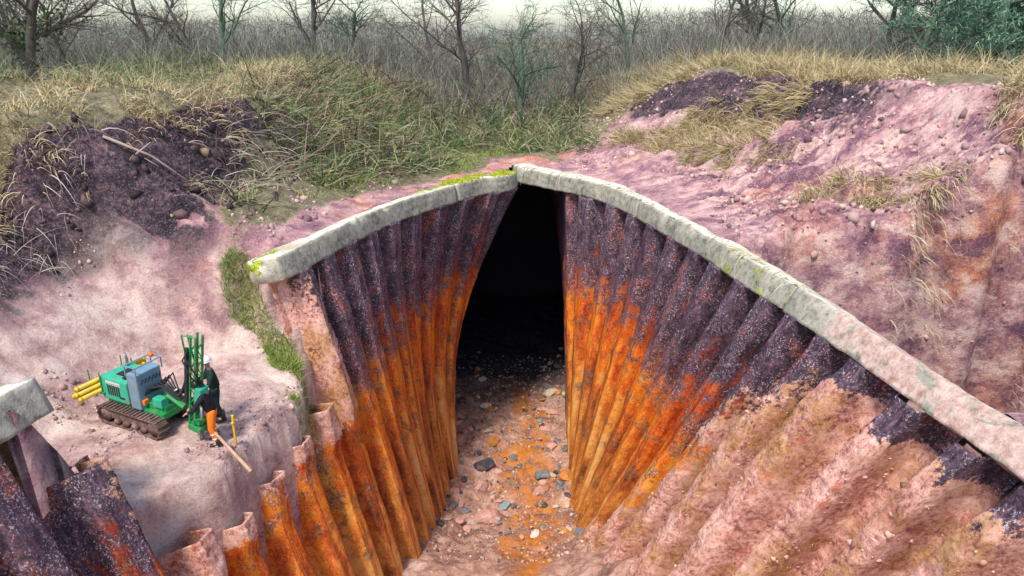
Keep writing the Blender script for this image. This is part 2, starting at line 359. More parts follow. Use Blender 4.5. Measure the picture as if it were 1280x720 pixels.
def build_beam(W, root, y0, y1, roll_fn, width, moss_fn, mud_fn, name='capping_beam', ends=(0, 0)):
    base = np.array(root.location)
    us = np.arange(0, W.L[-1], .12); t, b = W.at(us)
    ok = (t[:, 1] >= y0) & (t[:, 1] <= y1); us = us[ok]
    t0, ax, ln, nr, tn = W.frame(us)
    th = t0.copy(); tg = np.gradient(th, axis=0); tg[:, 2] = 0; tg /= np.linalg.norm(tg, axis=1, keepdims=True) + 1e-9
    out = np.stack([tg[:, 1], -tg[:, 0], np.zeros(len(tg))], 1)
    if (out[:, 0] * (-1 if W is WL else 1)).mean() < 0: out = -out
    H = .72; prof = []
    # section points (outward, up) before roll, inner bottom at origin; fine subdivision
    def seg(a, b, n): return [(a[0] + (b[0] - a[0]) * k / n, a[1] + (b[1] - a[1]) * k / n) for k in range(n)]
    ch = .06
    prof = seg((-.34, 0), (-.34, H * .5), 5) + seg((-.34, H * .5), (-.3, H - ch), 5) + seg((-.3, H - ch), (-.3 + ch, H), 2) + seg((-.3 + ch, H), (width - .34 - ch, H), 9) + seg((width - .34 - ch, H), (width - .34, H - ch), 2) + seg((width - .34, H - ch), (width - .34, 0), 3) + seg((width - .34, 0), (-.34, 0), 4)
    pr = np.array(prof); m = len(pr); n = len(us)
    V = np.zeros((n, m, 3)); face = np.zeros((n, m)); 
    for i in range(n):
        a = roll_fn(th[i, 1]); th[i, 2] -= .04; ca, sa = math.cos(a), math.sin(a)
        o = pr[:, 0] * ca + pr[:, 1] * sa; z = -pr[:, 0] * sa + pr[:, 1] * ca
        V[i] = th[i] + out[i] * o[:, None] + np.array([0, 0, 1]) * z[:, None]
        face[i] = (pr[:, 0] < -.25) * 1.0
    x, y, z = V[..., 0], V[..., 1], V[..., 2]
    dis = .045 * fbm(x * 1.6, y * 1.6, z * 1.6, 4, 90) + .02 * fbm(x * 7, y * 7, z * 7, 3, 92)
    edge = np.exp(-((np.arange(m) - 11) / 1.6)**2)[None]      # bitten inner top edge
    bite = np.clip(fbm(x * 1.9, y * 1.9, 0 * z, 3, 95) - .35, 0, 1) * .45 * edge
    V += out[:, None, :] * (dis * .6 + bite)[..., None]; V[..., 2] += dis * .7 - bite
    V[..., 2] += (.06 * fbm(y * .25, x * .25, 0, 3, 97))
    moss = moss_fn(x, y, z, pr[None, :, 0].repeat(n, 0)); mud = mud_fn(x, y, z, pr[None, :, 0].repeat(n, 0))
    idx = np.arange(n * m).reshape(n, m); F = []
    A = idx[:-1]; Bn = idx[1:]; F = np.stack([A, np.roll(A, -1, 1), np.roll(Bn, -1, 1), Bn], -1).reshape(-1, 4)
    V2 = V.reshape(-1, 3); caps = []
    extra = [V2]; att = [face.ravel()], 
    faces = [tuple(f) for f in F.tolist()]
    faces.append(tuple(idx[0][::-1].tolist())); faces.append(tuple(idx[-1].tolist()))
    o = mesh_np(name, V2 - base, faces, M_conc, root, True, attrs={'face': face.ravel(), 'moss': moss.ravel(), 'mud': mud.ravel()})
    bm = bmesh.new(); bm.from_mesh(o.data); bmesh.ops.recalc_face_normals(bm, faces=bm.faces); bm.to_mesh(o.data); bm.free()
    return V, out
rollL = lambda y: R(np.interp(y, [5, 15, 25, 33], [20, 16, 9, 0]))
rollR = lambda y: R(np.interp(y, [5, 10, 14, 18, 24, 33], [42, 40, 30, 18, 8, 0]))
mossL = lambda x, y, z, p: np.clip(.62 * sm(-.2, .8, p) * sm(31, 27, y) + .75 * sm(26.5, 29, y) * sm(-.3, .2, p) - .05, 0, 1)
mossR = lambda x, y, z, p: .3 * sm(22.5, 20, y) * sm(15.5, 17.5, y) + .1
no = lambda x, y, z, p: 0 * x
mudBR = lambda x, y, z, p: np.clip(.68 * sm(18.5, 13, y) + .3 * sm(.2, .8, p) * sm(24, 18, y), 0, 1)
# beam cast in bays with open joints
BAYS_L = [(-6, 3), (3.06, 11.6), (19.0, 29.3), (29.33, 32.4)]
BAYS_R = [(-6, 3), (3.06, 16.6), (16.63, 26.4), (26.43, 34.3)]
beamL = [build_beam(WL, rootL, a, b, rollL, 1.15, mossL, no) for a, b in BAYS_L]
beamR = [build_beam(WRB, rootR, a, b, rollR, 1.0, mossR, mudBR) for a, b in BAYS_R]

# ------------------------------------------------------------------ ground
def wall_x(W, y):       # wall-top x at a given y
    o = np.argsort(W.t[:, 1]); return np.interp(y, W.t[o, 1], W.t[o, 0])
APEX = 33.6
TLp = WL.t[(WL.t[:, 1] < 32.1)]; TRp = WRB.t[(WRB.t[:, 1] < 34.2)]
BAND = np.concatenate([TLp[::6, :2], [[.4, 34.3]], TRp[::-6, :2]])
def seg_dist(x, y):
    d = np.full(np.shape(x), 1e9)
    for a, b in zip(BAND[:-1], BAND[1:]):
        ab = b - a; l2 = (ab**2).sum() + 1e-9
        t = np.clip(((x - a[0]) * ab[0] + (y - a[1]) * ab[1]) / l2, 0, 1)
        d = np.minimum(d, (x - a[0] - t * ab[0])**2 + (y - a[1] - t * ab[1])**2)
    return np.sqrt(d)
def spill(y):
    return .5 + 1.0 * sm(11.0, 13.6, y) * sm(19.6, 16.6, y) + .25 * vn(np.asarray(y) * 1.1, 3.3, 0, 5)
def bench(x, y):
    """floor of the breach: shelf behind the left wall, spilling over it"""
    inn = x - wall_x(WL, y); over = np.clip(inn - spill(y), 0, 9)
    z = -3.25 - .13 * np.clip(inn + .5, 0, 9) - .5 * np.clip(over, 0, .5) - 14 * np.clip(over - .13, 0, 9)
    ca, sa = math.cos(R(-24)), math.sin(R(-24)); al = (x + 9.15) * ca + (y - 15.3) * sa; la = -(x + 9.15) * sa + (y - 15.3) * ca + .25 * np.clip(-al - 1, 0, 9)**1.3 * .5
    for o in (-.48, .48):       # ruts pressed by the tracks
        z = z - (.09 * np.exp(-((la - o) / .17)**2) - .05 * np.exp(-((np.abs(la - o) - .3) / .08)**2)) * sm(-.6, -1.2, al) * sm(-5, -4, al)
    z = z + .07 * (1 - 2 * np.abs(fbm(x * 1.5 + y * .7, y * .5 - x * .2, 0, 4, 25)))
    return z + np.clip(-inn - 3.1, 0, 20) * .85
def sleft(s, y):
    return s + (2.6 * sm(19, 24, y) + .5 * vn(np.asarray(y) * .35, 7.7, 0, 9)) * sm(.5, 3, s)
def sright(s, y):
    return s * (1 - .27 * sm(27, 18, y))
def ground_z(x, y, full=True):
    x = np.asarray(x, float); y = np.asarray(y, float); s = seg_dist(x, y)
    zr = np.interp(sright(s, y) + .5 * vn(x * .5, y * .5, 0, 28), [0, 1, 3, 6, 7.6, 8.6, 16, 60], [-.25, -.1, .6, 2.1, 3.2, 4.3, 4.4, 3.8])
    zl = np.interp(sleft(s, y), [0, 1, 4.2, 6.2, 7.5, 8.5, 12, 60], [-.3, -.1, .5, 1.2, 3.1, 3.7, 3.9, 3.5])
    zb = np.interp(s, [0, 1, 8, 13, 20, 60], [-.2, -.1, .8, 1.8, 2.5, 3.0])
    wr = sm(2, 12, x) ; wl = sm(-4, -11, x); wb = np.clip(1 - wr - wl, 0, 1)
    back = sm(30, 44, y); wr = wr * (1 - .45 * back); wl = wl * (1 - .3 * back); t = wr + wl + wb + 1e-6
    z = (wr * zr + wl * zl + wb * zb) / t
    near = sm(0, 3, s)
    z = z + near * (.55 * fbm(x * .16, y * .16, 0, 4, 11) + .22 * fbm(x * .7, y * .7, 0, 4, 12))
    # ridges and gullies running down the right slope
    gul = np.abs(fbm((y + .55 * x) * .8, (x - .5 * y) * .12, 0, 5, 15, .6)) ; z = z - near * wr / t * 1.8 * (.3 - gul) * sm(11, 5, s)
    scp = np.abs(fbm(y * .9, x * .25, 0, 4, 17)); z = z + wl / t * 1.3 * (scp - .3) * sm(2.5, 4, s) * sm(9, 6, s)
    rg = 1 - 2 * np.abs(fbm(x * 1.1, y * 1.1, 0, 4, 27)); z = z + near * (.13 * rg - .06 + .07 * fbm(x * 2.6, y * 2.6, 0, 3, 13)) * sm(60, 35, y)
    far = sm(62, 200, np.hypot(x, y)); z = z + far * (-9 + 1.2 * fbm(x * .02, y * .02, 0, 2, 19))
    nk = sm(10.6, 12.4, y + .25 * vn(x * 1.2, y * 1.2, 0, 6)) * sm(21.3, 18.8, y + .3 * vn(x * 1.2, y, 0, 7)) * sm(-17.5, -16.0, x)
    nk = np.where((x - wall_x(WL, y) > .3) & (y > 9.5) & (y < 21.5) & (x < 0), 1.0, nk)
    bz = bench(x, y) + .10 * fbm(x * 1.1, y * 1.1, 0, 4, 23) + .05 * fbm(x * 3.5, y * 3.5, 0, 3, 24)
    z = z * (1 - nk) + (np.minimum(z, bz)) * nk
    return z
def axis(a, b, st, lo, hi, g=1.12):
    m = list(np.arange(a, b, st)); d = st; p = a
    while p > lo: d *= g; p -= d; m.insert(0, p)
    d = st; p = m[-1]
    while p < hi: d *= g; p += d; m.append(p)
    return np.array(m)
gx = axis(-19, 19, .13, -500, 500); gy = axis(5, 46, .13, -60, 900)
X, Y = np.meshgrid(gx, gy); Z = ground_z(X, Y)
SD = seg_dist(X, Y)
inside = (X > wall_x(WL, Y)) & (X < wall_x(WRB, Y)) & (Y < 34.0) & (SD > .12)
INN = X - wall_x(WL, Y)
inside &= ~((Y > 10.6) & (Y < 20.6) & (X < 0) & (INN < spill(Y) + .95))
inside |= (SD < .38) & (Y < 34.2) & ~((Y > 10.6) & (Y < 20.2) & (X < 0))
inside |= (X < 0) & (Y > 10.0) & (Y < 21.5) & (INN > spill(Y) + .95) & (INN > .35)
gxg = np.gradient(Z, axis=1) / np.gradient(X, axis=1); gyg = np.gradient(Z, axis=0) / np.gradient(Y, axis=0); slope = np.hypot(gxg, gyg)
nz = fbm(X * .3, Y * .3, 0, 4, 41)
SL = sleft(SD, Y); rimL = sm(7.6, 8.6, SL) * sm(-3, -7, X); rimR = sm(8.9, 10.5, sright(SD, Y)) * sm(3, 8, X); rimB = sm(1.2, 4, SD) * sm(33, 35, Y + .8 * X * (X > 0) * -1)
leftbush = sm(1.0, 2.0, SD) * sm(19.5, 22.5, Y + X * .0) * sm(4, 1, X) * sm(-11, -8, X)
grass = np.clip(rimL + rimR + np.maximum(rimB, leftbush) + sm(50, 60, Y), 0, 1.2)
inb = sm(10.8, 12.2, Y) * sm(21, 19, Y) * sm(-6.6, -4.8, INN + .6 * nz) * (X < 0)
grass *= (1 - inb)
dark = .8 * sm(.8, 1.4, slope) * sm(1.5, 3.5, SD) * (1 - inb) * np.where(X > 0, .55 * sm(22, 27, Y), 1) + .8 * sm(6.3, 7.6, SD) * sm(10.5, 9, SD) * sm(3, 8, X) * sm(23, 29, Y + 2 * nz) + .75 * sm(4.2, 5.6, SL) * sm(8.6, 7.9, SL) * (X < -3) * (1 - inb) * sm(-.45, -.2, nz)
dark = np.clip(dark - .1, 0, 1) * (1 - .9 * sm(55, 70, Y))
pale = inb * sm(-6.5, -5, Z) * (.8 + .4 * nz)
ny, nx = X.shape; idx = np.arange(nx * ny).reshape(ny, nx)
keep = ~(inside[:-1, :-1] & inside[:-1, 1:] & inside[1:, 1:] & inside[1:, :-1])
F = np.stack([idx[:-1, :-1], idx[:-1, 1:], idx[1:, 1:], idx[1:, :-1]], -1)[keep]
V = np.stack([X, Y, Z], -1).reshape(-1, 3)
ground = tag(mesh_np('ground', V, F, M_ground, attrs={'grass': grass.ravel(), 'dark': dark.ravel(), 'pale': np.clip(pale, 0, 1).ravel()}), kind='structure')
fx, fy = np.meshgrid(np.arange(-9, 9.01, .12), np.arange(-6, 58, .12))
fz = floor_z(fx, fy) + 14.2 * sm(54, 57.5, fy); n1, n2 = fx.shape; idx = np.arange(n1 * n2).reshape(n1, n2)  # far end raised, an added plug keeping sky light out of the tunnel
F = np.stack([idx[:-1, :-1], idx[:-1, 1:], idx[1:, 1:], idx[1:, :-1]], -1).reshape(-1, 4)
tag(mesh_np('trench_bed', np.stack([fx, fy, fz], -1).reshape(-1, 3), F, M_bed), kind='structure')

# ------------------------------------------------------------------ blades, stems
def blades(name, P, D, length, width, mat, droop=.6, seg=4, **k):
    """P roots (n,3), D start directions (n,3) : one mesh of tapering curved strips"""
    n = len(P); L = np.asarray(length) * np.ones(n); Wd = np.asarray(width) * np.ones(n)
    D = D / np.linalg.norm(D, axis=1, keepdims=True); side = np.cross(D, rng.normal(size=(n, 3))); side /= np.linalg.norm(side, axis=1, keepdims=True) + 1e-9
    V = np.zeros((n, seg + 1, 2, 3)); p = P.copy(); d = D.copy(); dr = droop * rng.uniform(.4, 1.4, n)
    wob = rng.normal(size=(n, 3)) * .25
    for i in range(seg + 1):
        t = i / seg; ww = (Wd * (1 - .85 * t) * .5)[:, None]
        V[:, i, 0] = p - side * ww; V[:, i, 1] = p + side * ww
        p = p + d * (L / seg)[:, None]; d = d + np.array([0, 0, -1]) * (dr / seg)[:, None] + wob / seg; d /= np.linalg.norm(d, axis=1, keepdims=True)
    base = (np.arange(n) * (seg + 1) * 2)[:, None, None]
    q = np.array([[2 * i, 2 * i + 1, 2 * i + 3, 2 * i + 2] for i in range(seg)])[None]
    F = (base + q).reshape(-1, 4)
    return tag(mesh_np(name, V.reshape(-1, 3), F, mat, smooth=True), **k)
def scatter(n, x0, x1, y0, y1, keepf):
    out = []; 
    x = rng.uniform(x0, x1, n); y = rng.uniform(y0, y1, n); m = keepf(x, y); x, y = x[m], y[m]
    m = ~((x > wall_x(WL, y) + (3.2 if y1 < 22 else 0)) & (x < wall_x(WRB, y)) & (y < 34.2)); x, y = x[m], y[m]
    return np.stack([x, y, ground_z(x, y)], 1)
def updir(n, sp=.7):
    d = rng.normal(size=(n, 3)) * sp; d[:, 2] = np.abs(d[:, 2]) + .6; return d
def clump(x, y, sc, seed, th): return fbm(x * sc, y * sc, 0, 3, seed) > th
def down(P):
    e = .3; gx_ = ground_z(P[:, 0] + e, P[:, 1]) - ground_z(P[:, 0] - e, P[:, 1]); gy_ = ground_z(P[:, 0], P[:, 1] + e) - ground_z(P[:, 0], P[:, 1] - e)
    return -np.stack([gx_, gy_, np.zeros(len(P))], 1) / (2 * e)
notb = lambda x, y: ~((y > 10.5) & (y < 21) & (x < 0) & (x > wall_x(WL, y) - 6.2))
# straw on both rims, hanging over the scarps
P = scatter(90000, -28, -5, 8, 50, lambda x, y: (sleft(seg_dist(x, y), y) > 7.3 - 1.6 * (vn(x * .8, y * .8, 0, 77) > .35)) & (seg_dist(x, y) < 16) & clump(x, y, .5, 101, -.1) & notb(x, y))
D = updir(len(P), .5) + down(P) * 1.1
blades('straw_grass', P, D, rng.uniform(.25, .95, len(P)), .03, M_straw, 1.6, label='pale straw grass hanging over the left scarp and rim', cat='grass', kind='stuff')
def tufts(n, x0, x1, y0, y1, keepf, per=45, rad=.16):
    C0 = scatter(n, x0, x1, y0, y1, keepf); P = np.repeat(C0, per, 0); P[:, :2] += rng.normal(size=(len(P), 2)) * rad; P[:, 2] = ground_z(P[:, 0], P[:, 1]); return P
def straw_right(x, y):
    d = sright(seg_dist(x, y), y); return (d > 3.5) & (d < 16) & (fbm((y + .55 * x) * .45, (x - .5 * y) * .14, 0, 3, 103) > np.interp(d, [3, 6, 8.5, 10.5], [.2, .0, -.12, -.3]))
P = tufts(6500, 5, 32, 8, 55, straw_right)
D = updir(len(P), .55) * .9 + down(P) * 1.8
blades('straw_grass', P, D, .15 + rng.gamma(2.0, .22, len(P)).clip(0, 1.3), .03, M_straw, 1.3, label='tan straw grass in tufts down the right bank', cat='grass', kind='stuff')
P = scatter(60000, -60, 60, 40, 130, lambda x, y: (seg_dist(x, y) > 10))
blades('rough_grass', P, updir(len(P), .4), rng.uniform(.3, .9, len(P)), .05, blade_mat('grey_dead_grass', [(0, (.09, .09, .06)), (.5, (.22, .2, .14)), (1, (.3, .3, .2))]), .8, label='rough pale grass on the level ground under the trees', cat='grass', kind='stuff')
# green brush behind the left beam
P = scatter(30000, -13, 4.5, 21.5, 44, lambda x, y: (seg_dist(x, y) > 2.3) & (seg_dist(x, y) < 11) & (fbm(x * .4, y * .4, 0, 3, 107) > -.35) & (x > -9.5 - .0 * y + 1.5 * fbm(x * .3, y * .3, 0, 3, 108)) & ((x < 1.5) | (y > 35)))
P[:, 2] += rng.uniform(0, .25, len(P))
D = rng.normal(size=(len(P), 3)); D[:, 2] = np.abs(D[:, 2]) * .7 + .05
blades('cut_brushwood', P, D, rng.uniform(.3, 1.5, len(P)), rng.uniform(.012, .06, len(P)), M_brush, .5, label='tangled green and brown brushwood heaped behind the left capping beam', cat='brushwood', kind='stuff')
P = scatter(22000, -9, 5, 21, 40, lambda x, y: (seg_dist(x, y) > 1.8) & (seg_dist(x, y) < 9) & clump(x, y, .45, 109, -.05) & ((x < 1.5) | (y > 34.6)))
blades('green_grass', P, updir(len(P), .6), rng.uniform(.2, .6, len(P)), .02, M_green, 1.0, label='green grass growing among the brushwood behind the left beam', cat='grass', kind='stuff')
P = scatter(5200, -11, 4.5, 22, 46, lambda x, y: (seg_dist(x, y) > 2.6) & ((x < 1.5) | (y > 36)) & (fbm(x * .35, y * .35, 0, 3, 160) > -.15))
D = rng.normal(size=(len(P), 3)); D[:, 2] = np.abs(D[:, 2]) * .8 + .15
blades('bramble_stems', P, D, rng.uniform(1.0, 3.2, len(P)), rng.uniform(.03, .08, len(P)), blade_mat('bramble_stem', [(0, (.03, .02, .02)), (.4, (.13, .08, .06)), (.7, (.3, .24, .15)), (1, (.12, .24, .07))]), 1.9, 8, label='long arching brown bramble stems over the brushwood beyond the apex', cat='bramble', kind='stuff')
# green strip across the breach shelf (runs along its inner right side)
def strip(x, y):
    a = np.array([[-8.6, 20.3], [-7.2, 19.2], [-6.2, 18.4], [-5.6, 17.2]]); d = np.full(x.shape, 9.)
    for p, q in zip(a[:-1], a[1:]):
        ab = q - p; t = np.clip(((x - p[0]) * ab[0] + (y - p[1]) * ab[1]) / (ab**2).sum(), 0, 1); d = np.minimum(d, np.hypot(x - p[0] - t * ab[0], y - p[1] - t * ab[1]))
    return d
P = scatter(60000, -10, -4.5, 15.5, 21.5, lambda x, y: (strip(x, y) < .28 + .35 * vn(x * 1.6, y * 1.6, 0, 8)))
blades('green_grass', P, updir(len(P), .55), rng.uniform(.15, .5, len(P)), .016, M_green, 1.2, label='strip of bright green grass along the right edge of the breach shelf', cat='grass', kind='stuff')
# roots and dead stems hanging on the left scarp
P = scatter(9000, -22, -7, 8, 34, lambda x, y: (sleft(seg_dist(x, y), y) > 5.2) & (sleft(seg_dist(x, y), y) < 8.3) & notb(x, y) & clump(x, y, .6, 111, -.05))
P[:, 2] += .1
D = down(P) + rng.normal(size=(len(P), 3)) * .7 + np.array([0, 0, .3])
blades('exposed_roots', P, D, rng.uniform(.5, 1.6, len(P)), rng.uniform(.012, .035, len(P)), M_root, 1.3, 6, label='pale exposed roots and dead stems trailing down the dark left scarp', cat='roots', kind='stuff')
# root strands over the right beam near its far end
ps, ds = [], []
for k, (V_, out_) in enumerate(beamR[2:4]):
    for j in range(0, len(V_), 2):
        if random.random() < .55:
            for _ in range(random.randint(1, 4)):
                ps.append(V_[j, 13] + rng.normal(size=3) * .05 + np.array([0, 0, .05])); ds.append(-out_[j] + np.array([0, 0, .05]) + rng.normal(size=3) * .25)
ps, ds = np.array(ps), np.array(ds)
blades('hanging_roots', ps, ds, rng.uniform(.3, 1.1, len(ps)), .03, M_root, 3.2, 6, label='thin pale roots hanging over the face of the right capping beam', cat='roots', kind='stuff')
# moss cushions on the left beam
for (V_, out_), dens, lab in ((beamL[2], 4, None), (beamL[3], 16, None)):
    ps = []
    for j in range(len(V_)):
        for _ in range(dens * 5):
            k = random.randint(17, 21) if dens < 9 else random.randint(12, 21)
            ps.append(V_[j, k] + rng.normal(size=3) * np.array([.06, .06, .0]) + np.array([0, 0, -.01]))
    ps = np.array(ps); ps = ps[fbm(ps[:, 0] * 1.1, ps[:, 1] * 1.1, 0, 3, 120) > (-.3 if dens > 9 else .12)]
    b_ = blades('moss', ps - np.array(rootL.location), updir(len(ps), .8), rng.uniform(.05, .14, len(ps)), .03, M_yellow_moss, .5, 2)
    b_.parent = rootL

# ------------------------------------------------------------------ stones and clods
def rock_mesh(seed, sub=3, sharp=.35):
    bm = bmesh.new(); bmesh.ops.create_icosphere(bm, subdivisions=sub, radius=1)
    v = np.array([p.co for p in bm.verts]); r = np.random.default_rng(seed)
    for _ in range(9):                                   # flat broken sides
        n = r.normal(size=3); n /= np.linalg.norm(n); d = r.uniform(.55, .85); h = v @ n; m = h > d; v[m] -= np.outer(h[m] - d, n)
    v += v * (.12 * fbm(v[:, 0] * 1.5 + seed, v[:, 1] * 1.5, v[:, 2] * 1.5, 3, seed))[:, None] + v * (.04 * fbm(v[:, 0] * 5 + seed, v[:, 1] * 5, v[:, 2] * 5, 2, seed))[:, None]
    for p, q in zip(bm.verts, v): p.co = q
    me = bpy.data.meshes.new('stone'); bm.to_mesh(me); bm.free(); return me
cols = {'grey': (.16, .17, .18), 'pink': (.55, .3, .24), 'tan': (.5, .4, .27), 'dark': (.06, .055, .07), 'pale': (.62, .56, .48), 'bluegreen': (.2, .3, .31), 'rust': (.5, .2, .04)}
SM = {k: simple(k + '_stone', v, .8, .3, 0, .35, 2.5, (.4, .26, .2), .5) for k, v in cols.items()}
protos = {k: [rock_mesh(10 * i + j) for j in range(4)] for i, k in enumerate(cols)}
for k in protos:
    for me in protos[k]: me.materials.append(SM[k])
def stone(x, y, z, s, kind, label, group, flat=.6):
    o = bpy.data.objects.new('stone', random.choice(protos[kind])); COL.objects.link(o)
    o.location = (x, y, z); o.rotation_euler = (random.uniform(-.4, .4), random.uniform(-.4, .4), random.uniform(0, 6.28))
    o.scale = (s * random.uniform(.8, 1.3), s * random.uniform(.7, 1.1), s * flat * random.uniform(.7, 1.2))
    return tag(o, label, 'stone', group)
LAB = {'grey': 'small grey stone in the rubble on the trench bed', 'pink': 'small pink sandstone lump in the rubble on the trench bed', 'tan': 'small tan stone in the rubble on the trench bed',
       'dark': 'small dark wet stone in the rubble on the trench bed', 'pale': 'small pale stone in the rubble on the trench bed', 'bluegreen': 'small blue-green stone in the rubble on the trench bed', 'rust': 'small rust-stained stone in the rubble on the trench bed'}
for i in range(170):
    y = random.uniform(21.5, 38) if random.random() < .85 else random.uniform(30, 43); x = random.uniform(-3.2, 3.4)
    if abs(x) < 1.2 and y > 26 and random.random() < .5: x = math.copysign(random.uniform(1.2, 3.1), x)
    s = min(.55, random.lognormvariate(-1.75, .45)); k = random.choices(list(cols), [3, 6, 3, 4, .7, .2, 4])[0]
    stone(x, y, float(floor_z(np.array(x), np.array(y))) + s * .15, s, k, LAB[k], k + ' stones in the trench bed rubble')
for x, y, s, k, lab, fl in ((-1.15, 24.9, .62, 'pink', 'large flat pink sandstone slab on the trench bed near the left wall', .45), (-1.5, 27.6, .5, 'pink', 'squat pink block against the left wall foot, beyond the large pink slab', .6),
                        (-.35, 26.6, .3, 'bluegreen', 'largest wet blue-green stone in the middle of the trench bed', .55), (-1.4, 29.5, .5, 'dark', 'large dark boulder beside the left wall on the trench bed', .7),
                        (2.3, 27.5, .33, 'grey', 'large smooth grey stone by the foot of the right wall', .6), (-1.9, 38.6, .35, 'pale', 'lone pale block in the dark mouth of the tunnel', .5)):
    stone(x, y, float(floor_z(np.array(x), np.array(y))) + s * .12, s, k, lab, None, fl)
def pebbles(name, P, s, mat, **k):
    n = len(P); bm = bmesh.new(); bmesh.ops.create_icosphere(bm, subdivisions=1, radius=1); bv = np.array([v.co for v in bm.verts]); bf = np.array([[v.index for v in f.verts] for f in bm.faces]); bm.free()
    V = bv[None] * (1 + .35 * rng.normal(size=(n, len(bv), 1)).clip(-1, 1)) * (s[:, None, None]) * rng.uniform(.6, 1.3, (n, 1, 3)); a = rng.uniform(0, 6.28, n)
    c_, s_ = np.cos(a)[:, None], np.sin(a)[:, None]; x = V[..., 0] * c_ - V[..., 1] * s_; y = V[..., 0] * s_ + V[..., 1] * c_
    V = np.stack([x, y, V[..., 2]], -1) + P[:, None]; F = (bf[None] + (np.arange(n) * len(bv))[:, None, None]).reshape(-1, 3)
    return tag(mesh_np(name, V.reshape(-1, 3), F, mat, smooth=False), **k)
M_peb = blade_mat('mixed_gravel', [(0, (.05, .04, .045)), (.25, (.2, .18, .18)), (.5, (.42, .26, .21)), (.75, (.5, .34, .26)), (1, (.6, .46, .37))])
M_clod = blade_mat('mud_clod', [(0, (.14, .08, .09)), (.4, (.35, .21, .2)), (.8, (.52, .34, .3)), (1, (.62, .47, .4))])
y = rng.uniform(20, 42, 3500); x = rng.uniform(-3.6, 3.8, 3500); P = np.stack([x, y, floor_z(x, y)], 1)
pebbles('gravel', P, rng.lognormal(-3.2, .45, len(P)).clip(.015, .13), M_peb, label='loose gravel and broken bits strewn over the trench bed', cat='gravel', kind='stuff')
P = scatter(26000, -14, 20, 8, 44, lambda x, y: (seg_dist(x, y) > .9) & (((seg_dist(x, y) < 10) & (x > 3)) | ((seg_dist(x, y) < 3.6) & (x < -5))) & ~((x > wall_x(WL, y)) & (x < wall_x(WR, y)) & (y < 34)) & clump(x, y, .6, 130, -.15) & notb(x, y))
pebbles('mud_clods', P, rng.lognormal(-3.1, .55, len(P)).clip(.015, .2), M_clod, label='crumbled mud clods lying over the banks', cat='mud clods', kind='stuff')
P = scatter(5000, -13, -4.5, 11.5, 20, lambda x, y: (x - wall_x(WL, y) < 3) & (clump(x, y, .7, 131, .05)))
pebbles('mud_clods', P, rng.lognormal(-3.7, .5, len(P)).clip(.01, .09), M_clod, label='small mud crumbs scattered over the breach shelf around the drilling rig', cat='mud clods', kind='stuff')

P = scatter(9000, -24, -7, 9, 36, lambda x, y: (sleft(seg_dist(x, y), y) > 4.4) & (sleft(seg_dist(x, y), y) < 8.4) & notb(x, y) & clump(x, y, .8, 133, -.1))
pebbles('fallen_sods', P, rng.lognormal(-2.9, .6, len(P)).clip(.02, .17), blade_mat('dark_soil', [(0, (.015, .01, .012)), (.6, (.08, .05, .055)), (.9, (.18, .11, .1)), (1, (.33, .27, .14))]), label='dark broken sods and soil lumps on the left scarp', cat='sods', kind='stuff')
# clods stuck to the mud on the right wall
uu = rng.uniform(8, 34, 16000); vv = rng.uniform(0, 1, 16000); t0, ax, ln, nr, tn = WR.frame(uu); dd = vv * ln; Pw = t0 + ax * dd[:, None]
mk = (mudR(Pw[:, 0], Pw[:, 1], Pw[:, 2]) > .6) & (vn(Pw[:, 0] * 1.2, Pw[:, 1] * 1.2, Pw[:, 2] * 1.2, 61) > .0) & (dd > 1.2)
q = (uu / 1.5) % 1; pf = 1 - np.clip((np.abs(q - .5) * 2 - .36) / .2, 0, 1); Pw = Pw + nr * (((pf - .5) * 1.16 + .1 + .09 * fbm(Pw[:, 0] * .55, Pw[:, 1] * .55, Pw[:, 2] * .55, 5, 60))[:, None]); Pw = Pw[mk]
pebbles('mud_clods', Pw, rng.lognormal(-3.7, .6, len(Pw)).clip(.01, .12), blade_mat('pink_clod', [(0, (.2, .09, .07)), (.4, (.5, .27, .21)), (.8, (.66, .4, .32)), (1, (.7, .48, .38))]), label='crumbs and clods of pink mud stuck on the right sheet pile wall', cat='mud clods', kind='stuff')
# ------------------------------------------------------------------ trees
def tree_tubes(name, segs, mat, parent, sides=5):
    n = len(segs); A = np.array([s[0] for s in segs], float); B = np.array([s[1] for s in segs], float); ra = np.array([s[2] for s in segs]); rb = np.array([s[3] for s in segs])
    d = B - A; d /= np.linalg.norm(d, axis=1, keepdims=True) + 1e-9; up = np.where(np.abs(d[:, 2:3]) > .9, [[1., 0, 0]], [[0, 0, 1.]])
    a = np.cross(d, up); a /= np.linalg.norm(a, axis=1, keepdims=True); b = np.cross(d, a)
    th = np.arange(sides) * 2 * math.pi / sides; ring = a[:, None] * np.cos(th)[None, :, None] + b[:, None] * np.sin(th)[None, :, None]
    V = np.stack([A[:, None] + ring * ra[:, None, None], B[:, None] + ring * rb[:, None, None]], 1)
    k = np.arange(sides); k2 = (k + 1) % sides; q = np.stack([k, k2, k2 + sides, k + sides], 1)
    F = ((np.arange(n) * 2 * sides)[:, None, None] + q[None]).reshape(-1, 4)
    return mesh_np(name, V.reshape(-1, 3), F, mat, parent)
